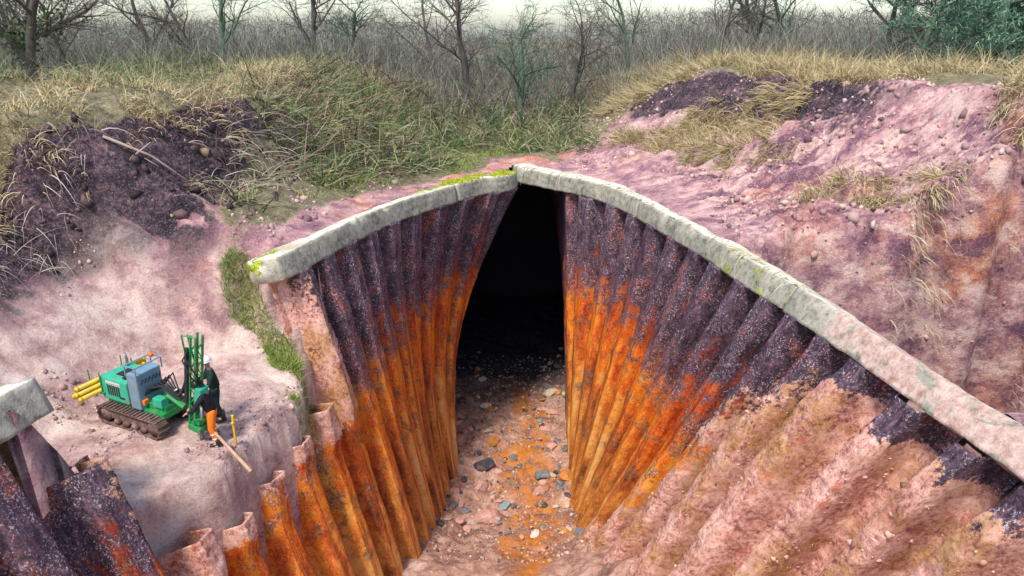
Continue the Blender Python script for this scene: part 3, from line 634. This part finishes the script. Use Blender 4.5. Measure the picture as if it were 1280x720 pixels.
def grow(h, r, depth, seed, spread=.6, up=.25, low=.3, lean=(0, 0)):
    rd = random.Random(seed); trunk, limbs, twigs = [], [], []
    def br(p, d, L, r, lvl):
        n = 5 if lvl < 2 else 4; q = Vector(p); dd = Vector(d)
        for i in range(n):
            t0, t1 = i / n, (i + 1) / n
            dd = (dd + Vector((rd.gauss(0, .13), rd.gauss(0, .13), rd.gauss(0, .08) + up * .15 * (lvl > 0)))).normalized()
            q2 = q + dd * L / n; ra, rb = r * (1 - .55 * t0), r * (1 - .55 * t1)
            (trunk if lvl == 0 else limbs if lvl < 3 else twigs).append((tuple(q), tuple(q2), ra, rb))
            if lvl < depth and (t1 > low or lvl > 0):
                for _ in range(rd.choice((1, 1, 2)) if lvl else rd.choice((1, 2, 2))):
                    ax = Vector((rd.gauss(0, 1), rd.gauss(0, 1), rd.gauss(0, .3))); ax = (ax - ax.dot(dd) * dd).normalized()
                    nd = (dd * (1 - spread * .5) + ax * spread * rd.uniform(.7, 1.4) + Vector((0, 0, up))).normalized()
                    br(q2, nd, L * rd.uniform(.42, .68), max(rb * rd.uniform(.45, .65), .008), lvl + 1)
            q = q2
    br((0, 0, -.3), Vector((lean[0], lean[1], 1)).normalized(), h, r, 0); return trunk, limbs, twigs
def bare_tree(x, y, h, r, seed, label, group=None, mat=None, depth=4, ivy=0, **k):
    root = empty('bare_tree', (x, y, float(ground_z(x, y))), label=label, cat='tree', group=group)
    tr, li, tw = grow(h, r, depth, seed, **k); m = mat or M_bark_grey
    tree_tubes('trunk', tr, m, root, 8); tree_tubes('branches', li, m, root, 5); 
    if tw: tree_tubes('twigs', tw, m, root, 3)
    if ivy:
        A = np.array([s[0] for s in tr + li[:len(li) // 3]]); ps = A[rng.integers(0, len(A), ivy)] + rng.normal(size=(ivy, 3)) * .25
        b_ = blades('ivy', ps, rng.normal(size=(ivy, 3)), .18, .15, M_ivy, .2, 2); b_.parent = root
    return root
tl = [(-22.3, 33.5, 5.6, .26, 'bare grey tree with forking limbs nearest the left edge'), (-29.5, 40, 5.5, .2, 'bare tree behind the foremost one at the far left'), (-26.5, 43, 5, .13, 'slim bare tree right of the leftmost trees')]
for i, (x, y_, h, r, lab) in enumerate(tl): bare_tree(x, y_, h, r, 20 + i, lab, depth=4, ivy=500 if i == 0 else 0, low=0, spread=.75, up=.1)
xs = [-44, -39, -35, -31, -27, -23, -19, -15, -11, -7, -3, 1, 5, 9, 13, 17, 21, 25, 29, 34, 40, 46]
for i, x0 in enumerate(xs):
    bare_tree(x0 + random.uniform(-2, 2), 49 + random.uniform(-6, 11), random.uniform(3.8, 7), random.uniform(.1, .24), 60 + i, 'bare winter tree in the far row beyond the trench', 'bare trees in the far row', M_bark_green if i % 5 in (1, 3) else None, 4, low=0, spread=.75, up=.12)
def evergreen(x, y, h, r, seed, label, nleaf=16000, lean=(0, 0), spread=.7):
    root = empty('evergreen_tree', (x, y, float(ground_z(x, y))), label=label, cat='tree')
    tr, li, tw = grow(h, r, 3, seed, spread=spread, up=-.12, low=0, lean=lean)
    tree_tubes('trunk', tr, M_bark_green, root, 9); tree_tubes('branches', li, M_bark_green, root, 5)
    seg = li + tw; A = np.array([s[0] for s in seg]); B = np.array([s[1] for s in seg]); w_ = np.array([s[2] for s in seg]) < .06
    A, B = A[w_], B[w_]; i = rng.integers(0, len(A), nleaf); t = rng.uniform(0, 1, (nleaf, 1)); ps = A[i] + (B[i] - A[i]) * t + rng.normal(size=(nleaf, 3)) * .12
    b_ = blades('foliage', ps, rng.normal(size=(nleaf, 3)) + np.array([0, 0, -.2]), rng.uniform(.15, .42, nleaf), .045, M_leaf, .5, 2); b_.parent = root
    return root
evergreen(20.2, 31, 5.5, .3, 201, 'evergreen tree with a thick leaning green trunk at the top right', 15000, (.12, .1))
evergreen(25.5, 36, 5.5, .22, 202, 'evergreen tree behind the thick leaning one at the right edge', 14000)
evergreen(24, 43, 6, .2, 203, 'farther evergreen left of the thick leaning trunk', 12000)
evergreen(31, 50, 6, .2, 204, 'distant evergreen seen between the two right-hand trunks', 9000)
# thicket and hedge closing the far view
M_thk = blade_mat('thicket_twig', [(0, (.05, .045, .04)), (.5, (.2, .18, .15)), (.75, (.34, .31, .26)), (1, (.1, .18, .12))])
P = scatter(30000, -60, 60, 41, 60, lambda x, y: (fbm(x * .16, y * .16, 0, 3, 140) > -.2)); D = rng.normal(size=(len(P), 3)) * .45; D[:, 2] = 1
blades('thicket', P, D, rng.uniform(.8, 3.4, len(P)), rng.uniform(.015, .05, len(P)), M_thk, .55, 5, label='thicket of bare arching stems across the level ground beyond the trench', cat='thicket', kind='stuff')
P = scatter(80000, -90, 90, 60, 72, lambda x, y: fbm(x * .1, y * .1, 0, 3, 140) > -.3); P[:, 2] += rng.uniform(0, 3.4, len(P))
blades('hedgerow', P, rng.normal(size=(len(P), 3)) + np.array([0, 0, .8]), rng.uniform(.5, 1.6, len(P)), .04, M_thk, .2, 3, label='tangled bare hedgerow along the far side of the field', cat='hedge', kind='stuff')
P = scatter(16000, -26, -5, 26, 46, lambda x, y: (sleft(seg_dist(x, y), y) > 8) & clump(x, y, .35, 150, .05)); D = rng.normal(size=(len(P), 3)) * .7; D[:, 2] = np.abs(D[:, 2]) + .4
blades('bramble_stems', P, D, rng.uniform(.6, 2.2, len(P)), rng.uniform(.012, .035, len(P)), M_brush, 1.3, 6, label='arching bramble stems on the left rim beside the brushwood', cat='bramble', kind='stuff')
# fallen log behind the apex
gz = lambda x, y, dz=0: (x, y, float(ground_z(x, y)) + dz)
def branch(a, b, r, h, label, mat=M_bark_grey):
    a = Vector(gz(*a, .05)); b = Vector(gz(*b, h)); m = (a + b) / 2 + Vector((random.uniform(-.2, .2), random.uniform(-.2, .2), .15))
    mb = MB().tube([Vector(), m - a, b - a], [r, r * .8, r * .4], 7)
    for t in (.35, .6, .8):
        p = (b - a) * t; mb.tube([p, p + Vector((random.uniform(-.5, .5), random.uniform(-.5, .5), random.uniform(.2, .5)))], [r * .5, r * .15], 5)
    return tag(mb.build('dead_branch', mat, None, True, a), label, 'branch')
branch((-7.6, 27.5), (-5.3, 31.5), .05, .9, 'long brown branch rising out of the brushwood behind the left beam')
branch((-9.5, 26.0), (-7.8, 29.0), .04, 1.1, 'forked branch among straw left of the brushwood heap')
branch((-5.6, 31.0), (-2.6, 33.6), .04, .5, 'straight branch lying on the brushwood close to the moss')
branch((-12.6, 21.6), (-10.4, 22.4), .05, .2, 'bleached branch lying across the dark left scarp', M_root)

# ------------------------------------------------------------------ drilling rig on the breach shelf
def paint(name, c, **k): return simple(name, c, .45, .5, 0, .18, 5, (.3, .2, .16), .55)
M_grn, M_tq, M_pan, M_blk, M_yel = paint('green_paint', (.01, .28, .07)), paint('turquoise_green_paint', (.03, .42, .26)), paint('blue_grey_paint', (.17, .3, .38)), simple('black_rubber', (.02, .02, .022), .7), simple('yellow_tube', (.72, .48, .03), .5, .4, 0, .2, 4, (.35, .24, .12), .5)
M_trk = simple('muddy_track', (.14, .09, .075), .9, .2, 0, .4, 8, (.4, .26, .22), .7); M_stl = simple('worn_steel', (.35, .35, .36), .4, .5, .8); M_org = simple('orange_plastic', (.8, .2, .02), .4)
RX, RY = -9.15, 15.3; RZ = float(ground_z(RX, RY)) + .03
rig = empty('drilling_rig', (RX, RY, RZ), (0, R(1.5), R(-24)), label='green tracked drilling rig with raised lattice mast on the muddy breach shelf', cat='drilling rig')
def track(yo):
    t = MB(); n = 40; Lh, rr, wd = .82, .22, .3; pts = []
    for i in range(n):
        a = i / n; per = 4 * Lh + 2 * math.pi * rr; s_ = a * per
        if s_ < 2 * Lh: p = (-Lh + s_, 0); an = 0
        elif s_ < 2 * Lh + math.pi * rr: an = (s_ - 2 * Lh) / rr; p = (Lh + rr * math.sin(an), rr - rr * math.cos(an))
        elif s_ < 4 * Lh + math.pi * rr: p = (Lh - (s_ - 2 * Lh - math.pi * rr), 2 * rr); an = math.pi
        else: an = math.pi + (s_ - 4 * Lh - math.pi * rr) / rr; p = (-Lh + rr * math.sin(an), rr - rr * math.cos(an))
        pts.append((p, an))
    for (p, an) in pts:
        t.box((p[0], yo, p[1]), (.115, wd, .035), Euler((0, -an, 0))); t.box((p[0] + .03 * math.sin(an), yo, p[1] - .03 * math.cos(an)), (.03, wd, .05), Euler((0, -an, 0)))
    o = t.build('track', M_trk, rig)
    for x in (-Lh, -.45, -.15, .15, .45, Lh):
        big = abs(x) == Lh; m = MB().tube([(x, yo - .12, rr if big else .1), (x, yo + .12, rr if big else .1)], .18 if big else .085, 14); m.build('wheel', M_trk, o, True)
    MB().box((0, yo, rr + .02), (1.35, .16, .2), bev=.02).build('track_frame', M_trk, o)
track(-.48); track(.48)
MB().box((0, 0, .46), (1.9, .72, .16), bev=.02).build('chassis', M_grn, rig)
cv = MB().box((-.55, 0, .87), (.95, .86, .62), bev=.05).build('engine_cover', M_tq, rig)
g = MB()
for k in range(6): g.box((-.75 + k * .075, -.436, .9), (.035, .012, .34))
g.box((-.3, -.434, .72), (.18, .01, .05)); g.build('grille', M_blk, cv)
MB().tube([(-.85, .25, 1.15), (-.85, .25, 1.45), (-.92, .25, 1.52)], .035, 8).build('exhaust', M_stl, rig, True)
cb = MB().box((.15, -.08, 1.0), (.34, .7, .95), bev=.03).build('control_cabinet', M_pan, rig)
fr = MB()
for p in ((-.02, -.43), (.34, -.43), (-.02, .3), (.34, .3)): fr.tube([(p[0], p[1], 1.4), (p[0], p[1], 1.68)], .018, 6)
fr.tube([(-.02, -.43, 1.68), (.34, -.43, 1.68), (.34, .3, 1.68), (-.02, .3, 1.68), (-.02, -.43, 1.68)], .018, 6); fr.build('guard_rail', M_pan, cb)
lv = MB()
for k in range(6): lv.tube([(.33, -.32 + k * .1, 1.2), (.4, -.32 + k * .1, 1.32)], .012, 6); lv.box((.4, -.32 + k * .1, 1.33), (.03, .03, .03))
lv.build('lever', M_blk, cb)
MB().tube([(.12, .22, 1.68), (.12, .22, 1.78)], .05, 10).build('beacon', M_org, rig, True)
MB().box((.34, -.3, .72), (.1, .14, .14), bev=.02).build('work_lamp', M_org, rig)
MB().box((.62, 0, .58), (.62, .5, .22), bev=.03).tube([(.55, -.12, .66), (.95, -.1, .95), (1.35, -.05, .72)], .075, 8).tube([(.5, .14, .62), (.9, .14, .66), (1.4, .05, .6)], .055, 8).build('boom', M_grn, rig)
MB().box((.75, -.2, .78), (.3, .22, .24), bev=.02).box((.6, .22, .8), (.22, .2, .2), bev=.02).build('valve_block', M_tq, rig)
MB().tube([(.6, .0, .75), (1.15, .0, 1.12)], .035, 8).tube([(.65, .28, .5), (1.3, .2, .95)], .03, 8).build('hydraulic_ram', M_stl, rig, True)
hz = MB()
for k in range(8):
    y_ = -.25 + k * .07; hz.tube([(.3, y_, .85), (.5 + .03 * k, y_ * 1.2, 1.12 + .03 * k), (.9, y_ * .9, 1.25 - .04 * k), (1.2, y_ * .6, .98), (1.42, y_ * .4, 1.15 + .06 * k)], .02, 6)
hz.build('hydraulic_hose', M_blk, rig, True)
# mast (leans slightly forward)
ms = empty('mast_pivot', (1.52, 0, 0)); ms.parent = rig; ms.rotation_euler = (R(0), R(11), 0)
MH = 2.65; st = MB()
for sx, sy in ((-.07, -.1), (-.07, .1), (.09, -.1), (.09, .1)): st.box((sx, sy, .15 + MH / 2), (.045, .045, MH))
k = 0; z_ = .2
while z_ < MH - .1:
    for sy in (-.1, .1): st.tube([(-.07 if k % 2 else .09, sy, z_), (.09 if k % 2 else -.07, sy, z_ + .24)], .012, 5)
    for sx in (-.07, .09): st.tube([(sx, -.1 if k % 2 else .1, z_), (sx, .1 if k % 2 else -.1, z_ + .24)], .012, 5)
    z_ += .24; k += 1
mo = st.build('mast', M_grn, rig); mo.location = (1.52, 0, 0); mo.rotation_euler = (0, R(11), 0)
bpy.data.objects.remove(ms)
def onmast(mb, name, mat, sm_=False):
    o = mb.build(name, mat, mo, sm_); return o
onmast(MB().tube([(-.07, -.1, MH - .9), (-.27, -.16, MH + .05), (-.27, -.16, MH + .12)], .022, 6).tube([(-.07, .1, MH - .9), (-.27, .0, MH + .05)], .022, 6).tube([(-.27, -.16, MH + .1), (.09, -.1, MH + .15)], .018, 6), 'mast_fork', M_grn)
onmast(MB().box((.18, 0, 1.25), (.2, .26, .42), bev=.03).tube([(.18, 0, 1.05), (.18, 0, .9)], .06, 10), 'drill_head', M_tq)
onmast(MB().tube([(.2, 0, .9), (.2, 0, -.1)], .045, 10), 'drill_rod', M_stl, True)
onmast(MB().box((.14, 0, .28), (.34, .34, .16), bev=.03).box((.16, 0, .48), (.22, .28, .12), bev=.02), 'rod_clamp', M_grn)
onmast(MB().tube([(0, 0, .3), (0, 0, 2.6)], .03, 8), 'feed_ram', M_blk, True)
onmast(MB().box((-.14, -.13, 1.7), (.1, .08, 1.5), bev=.02), 'hose_tray', M_blk)
MB().box((-.55, -.436, 1.06), (.5, .012, .09)).build('side_stripe', simple('white_stripe', (.6, .62, .58), .5), cv)
MB().box((-.55, .0, 1.19), (.3, .4, .03), bev=.01).box((-.3, -.25, 1.2), (.12, .1, .05), bev=.01).build('access_hatch', M_blk, cv)
MB().tube([(.2, 0, 1.45), (.14, -.25, 1.8), (-.1, -.3, 2.2), (-.12, -.13, 2.4)], .02, 6).tube([(.22, .05, 1.45), (.2, -.2, 1.9), (-.05, -.28, 2.3), (-.12, -.12, 2.45)], .02, 6).build('mast_hose', M_blk, mo, True)
# pipe cradle at the rear and six yellow tubes lying on it
cr = MB(); 
for yy in (-.45, .45): cr.box((-1.15, yy, .72), (.5, .05, .05)); cr.tube([(-1.37, yy, .7), (-1.37, yy, 1.28)], .018, 6); cr.tube([(-.97, yy, .7), (-.97, yy, 1.28)], .018, 6)
cr.build('pipe_cradle', M_grn, rig)
Mr = Matrix.Translation((RX, RY, RZ)) @ Euler((0, R(1.5), R(-24))).to_matrix().to_4x4()
pp = [(-1.3, .775), (-1.17, .775), (-1.04, .775), (-1.235, .888), (-1.105, .888), (-1.17, 1.0)]
plab = ['lower tube at the rear of the yellow bundle on the rig', 'bottom middle tube of the yellow bundle on the rig', 'lower tube nearest the green engine cover in the yellow bundle', 'upper tube on the rear side of the yellow bundle', 'upper tube on the engine side of the yellow bundle', 'topmost tube of the yellow bundle behind the engine cover']
for (px_, pz_), lab in zip(pp, plab):
    sh = random.uniform(-.08, .08)
    t = MB().tube([(0, -.95 + sh, 0), (0, .95 + sh, 0)], .06, 12).tube([(0, -.97 + sh, 0), (0, -.9 + sh, 0)], .064, 12).tube([(0, .9 + sh, 0), (0, .97 + sh, 0)], .064, 12)
    o = t.build('yellow_tube', M_yel, None, True); o.matrix_world = Mr @ Matrix.Translation((px_, 0, pz_)); tag(o, 'yellow ' + lab, 'tube', 'yellow tubes carried on the drilling rig')

# ------------------------------------------------------------------ people
M_skin = simple('skin', (.5, .28, .2), .6, .3, 0, .08); M_hiv = simple('orange_trousers', (.95, .2, .015), .7, .2, 0, .15); M_jack = simple('black_jacket', (.018, .018, .025), .8, .2, 0, .3); M_navy = simple('dark_green_jacket', (.015, .035, .03), .8, .2, 0, .3)
M_refl = simple('reflective_tape', (.8, .8, .74), .3, .5); M_helm = simple('white_helmet', (.75, .75, .72), .35, .5); M_boot = simple('rubber_boot', (.03, .028, .025), .6); M_eye = simple('eye', (.03, .03, .03), .3)
def skin(name, chains, mat, parent, sub=1):
    """chains: list of [(pos, radius), ...]; chains sharing a point join there"""
    vs, es, rs, key = [], [], [], {}
    for ch in chains:
        prev = None
        for p, r in ch:
            kk = tuple(round(c, 4) for c in p)
            if kk not in key: key[kk] = len(vs); vs.append(p); rs.append(r)
            i = key[kk]
            if prev is not None and prev != i: es.append((prev, i))
            prev = i
    me = bpy.data.meshes.new(name); me.from_pydata(vs, es, []); o = bpy.data.objects.new(name, me); COL.objects.link(o)
    m = o.modifiers.new('s', 'SKIN'); m.use_smooth_shade = True
    if not me.skin_vertices: me.skin_vertices.new()
    for i, r in enumerate(rs):
        sv_ = me.skin_vertices[0].data[i]; sv_.radius = (r, r) if not isinstance(r, tuple) else r; sv_.use_root = (i == 0)
    o.modifiers.new('d', 'SUBSURF').levels = sub + 1
    dg = bpy.context.evaluated_depsgraph_get(); dg.update(); ev = o.evaluated_get(dg); nm = bpy.data.meshes.new_from_object(ev)
    o.modifiers.clear(); o.data = nm; nm.materials.clear(); nm.materials.append(mat); o.parent = parent
    nm.polygons.foreach_set('use_smooth', np.ones(len(nm.polygons), bool)); return o
def hand(w, d, side):
    """palm and five curled fingers from wrist w along direction d"""
    w, d = Vector(w), Vector(d).normalized(); lat = d.cross(Vector((0, 0, 1))); 
    if lat.length < .2: lat = d.cross(Vector((0, 1, 0)))
    lat.normalize(); up = lat.cross(d); ch = []; palm = w + d * .05; T = tuple
    ch.append([(T(w), .026), (T(palm), .034)])
    for k, L in zip((-1.5, -.5, .5, 1.5), (.062, .075, .07, .055)):
        b = palm + d * .03 + lat * k * .02; e1 = b + d * L * .5 - up * .008; e2 = e1 + d * L * .3 - up * .03
        ch.append([(T(palm), .034), (T(b), .012), (T(e1), .0095), (T(e2), .008)])
    t1 = w + d * .035 + lat * side * .035; t2 = t1 + d * .035 + lat * side * .02 - up * .01
    ch.append([(T(palm), .034), (T(t1), .014), (T(t2), .011), (T(t2 + d * .025 - up * .01), .009)]); return ch
def person(loc, rz, label, trouser, jacket, bend, armL, armR, tape=True, helm=M_helm):
    root = empty('person', loc, (0, 0, rz), label=label, cat='person')
    # facing +x. pelvis, spine leaning forward by bend
    pel = Vector((0, 0, .93)); up = Vector((math.sin(bend), 0, math.cos(bend))); fw = Vector((math.cos(bend), 0, -math.sin(bend)))
    waist = pel + up * .14; chest = pel + up * .36; neck = pel + up * .54; head = pel + up * .70 + fw * .02; T = tuple
    hipL, hipR = pel + Vector((0, .1, -.03)), pel + Vector((0, -.1, -.03)); knL, knR = Vector((.05, .12, .5)), Vector((.1, -.13, .5)); anL, anR = Vector((-.06, .13, .1)), Vector((.02, -.15, .1))
    shL, shR = neck + Vector((0, .19, 0)) - up * .06, neck + Vector((0, -.19, 0)) - up * .06
    elL, haL = Vector(armL[0]), Vector(armL[1]); elR, haR = Vector(armR[0]), Vector(armR[1])
    ch = [[(T(pel), .055), (T(waist), .06), (T(chest), .08), (T(neck), .055), (T(head - up * .06), .05), (T(head), .085), (T(head + up * .07), .07)]]
    for hp, kn, an in ((hipL, knL, anL), (hipR, knR, anR)): ch.append([(T(pel), .055), (T(hp), .05), (T(kn), .045), (T(an), .042), (T(an + Vector((.14, 0, -.05))), .035)])
    for sh, el, ha, sd_ in ((shL, elL, haL, 1), (shR, elR, haR, -1)):
        ch.append([(T(chest), .08), (T(sh), .042), (T(el), .036), (T(ha), .026)]); ch += hand(ha, ha - el, -sd_)
    skin('body', ch, M_skin, root)
    tch = [[(T(waist - up * .04), .14), (T(pel), .148)]]
    for hp, kn, an in ((hipL, knL, anL), (hipR, knR, anR)): tch.append([(T(pel), .148), (T(hp), .112), (T((hp + kn) / 2), .095), (T(kn), .082), (T((kn + an) / 2), .075), (T(an + Vector((0, 0, .06))), .078)])
    tro = skin('trousers', tch, trouser, root)
    jch = [[(T(pel - up * .04), .165), (T(waist), .15), (T(chest), .172), (T(neck - up * .03), .085)]]
    for sh, el, ha in ((shL, elL, haL), (shR, elR, haR)): jch.append([(T(chest), .172), (T(sh), .082), (T((sh + el) / 2), .066), (T(el), .06), (T(el.lerp(ha, .9)), .046)])
    skin('jacket', jch, jacket, root)
    def bands(parent, pts, name='reflective_band'):
        for a, b, r in pts: MB().tube([a, b], r, 16, cap=False).build(name, M_refl, parent, True)
    if tape:
        for kn, an in ((knL, anL), (knR, anR)):
            for t in (.25, .55): a = kn.lerp(an, t); b = kn.lerp(an, t + .1); bands(tro, [(a, b, .083)])
    for an in (anL, anR):
        MB().box((an.x + .06, an.y, .045), (.29, .1, .09), bev=.03).tube([(an.x, an.y, .05), (an.x, an.y, .3)], .062, 12).build('boot', M_boot, root, True)
    hc = head + up * .03
    h = MB(); bmesh.ops.create_uvsphere(h.bm, u_segments=20, v_segments=12, radius=.128, matrix=Matrix.Translation(hc + up * .05))
    for v in list(h.bm.verts):
        if (v.co - hc).dot(up) < .04: h.bm.verts.remove(v)
    h.tube([hc + up * .035, hc + up * .05], [.14, .135], 20); h.build('helmet', helm, root, True)
    f = MB().tube([hc + fw * .08 - up * .02, hc + fw * .115 - up * .035, hc + fw * .09 - up * .05], [.012, .016, .012], 6); f.build('nose', M_skin, root, True)
    for sd_ in (-1, 1):
        MB().tube([hc + fw * .085 + Vector((0, sd_ * .032, 0)), hc + fw * .093 + Vector((0, sd_ * .032, 0))], .012, 8).build('eye', M_eye, root, True)
        MB().tube([hc + Vector((0, sd_ * .085, 0)) - up * .03, hc + Vector((0, sd_ * .098, 0)) + up * .01], .018, 8).build('ear', M_skin, root, True)
    MB().tube([hc + fw * .085 - up * .075 + Vector((0, -.022, 0)), hc + fw * .085 - up * .075 + Vector((0, .022, 0))], .007, 6).build('mouth', M_eye, root, True)
    return root
def on(x, y, dz=0): return (x, y, float(ground_z(x, y)) + dz)
person(on(-7.2, 14.55), R(190), 'worker in bright orange trousers and black jacket beside the drilling mast', M_hiv, M_jack, .28, ((.32, .28, 1.12), (.5, .2, 1.02)), ((.3, -.3, 1.1), (.5, -.16, .98)), helm=M_jack)
person(on(-7.5, 15.5), R(215), 'worker in dark green clothes standing behind the drilling mast', M_navy, M_navy, .1, ((.18, .3, 1.15), (.42, .22, 1.15)), ((.15, -.3, 1.12), (.4, -.2, 1.2)), False, M_helm)
M_wood = simple('raw_timber', (.52, .33, .2), .8, .2, 0, .3, 3)
a = Vector(on(-7.25, 14.5, .42)); b = Vector((-5.95, 13.35, float(ground_z(-6.9, 14.0)) + .02))
tag(MB().tube([Vector(), (b - a) * .5, b - a], [.035, .04, .045], 9).build('timber_pole', M_wood, None, True, a), 'long brown timber pole sloping to the mud right of the orange trousers', 'pole')
c0 = Vector(on(-6.72, 14.5, 0))
tag(MB().box((0, 0, .42), (.05, .05, .95), Euler((.1, .08, 0)), .006).box((.02, -.02, .7), (.05, .18, .02), Euler((.1, .08, 0))).build('marker_stake', M_yel, None, False, c0), 'short yellow marker stake stuck in the mud by the timber pole', 'stake')
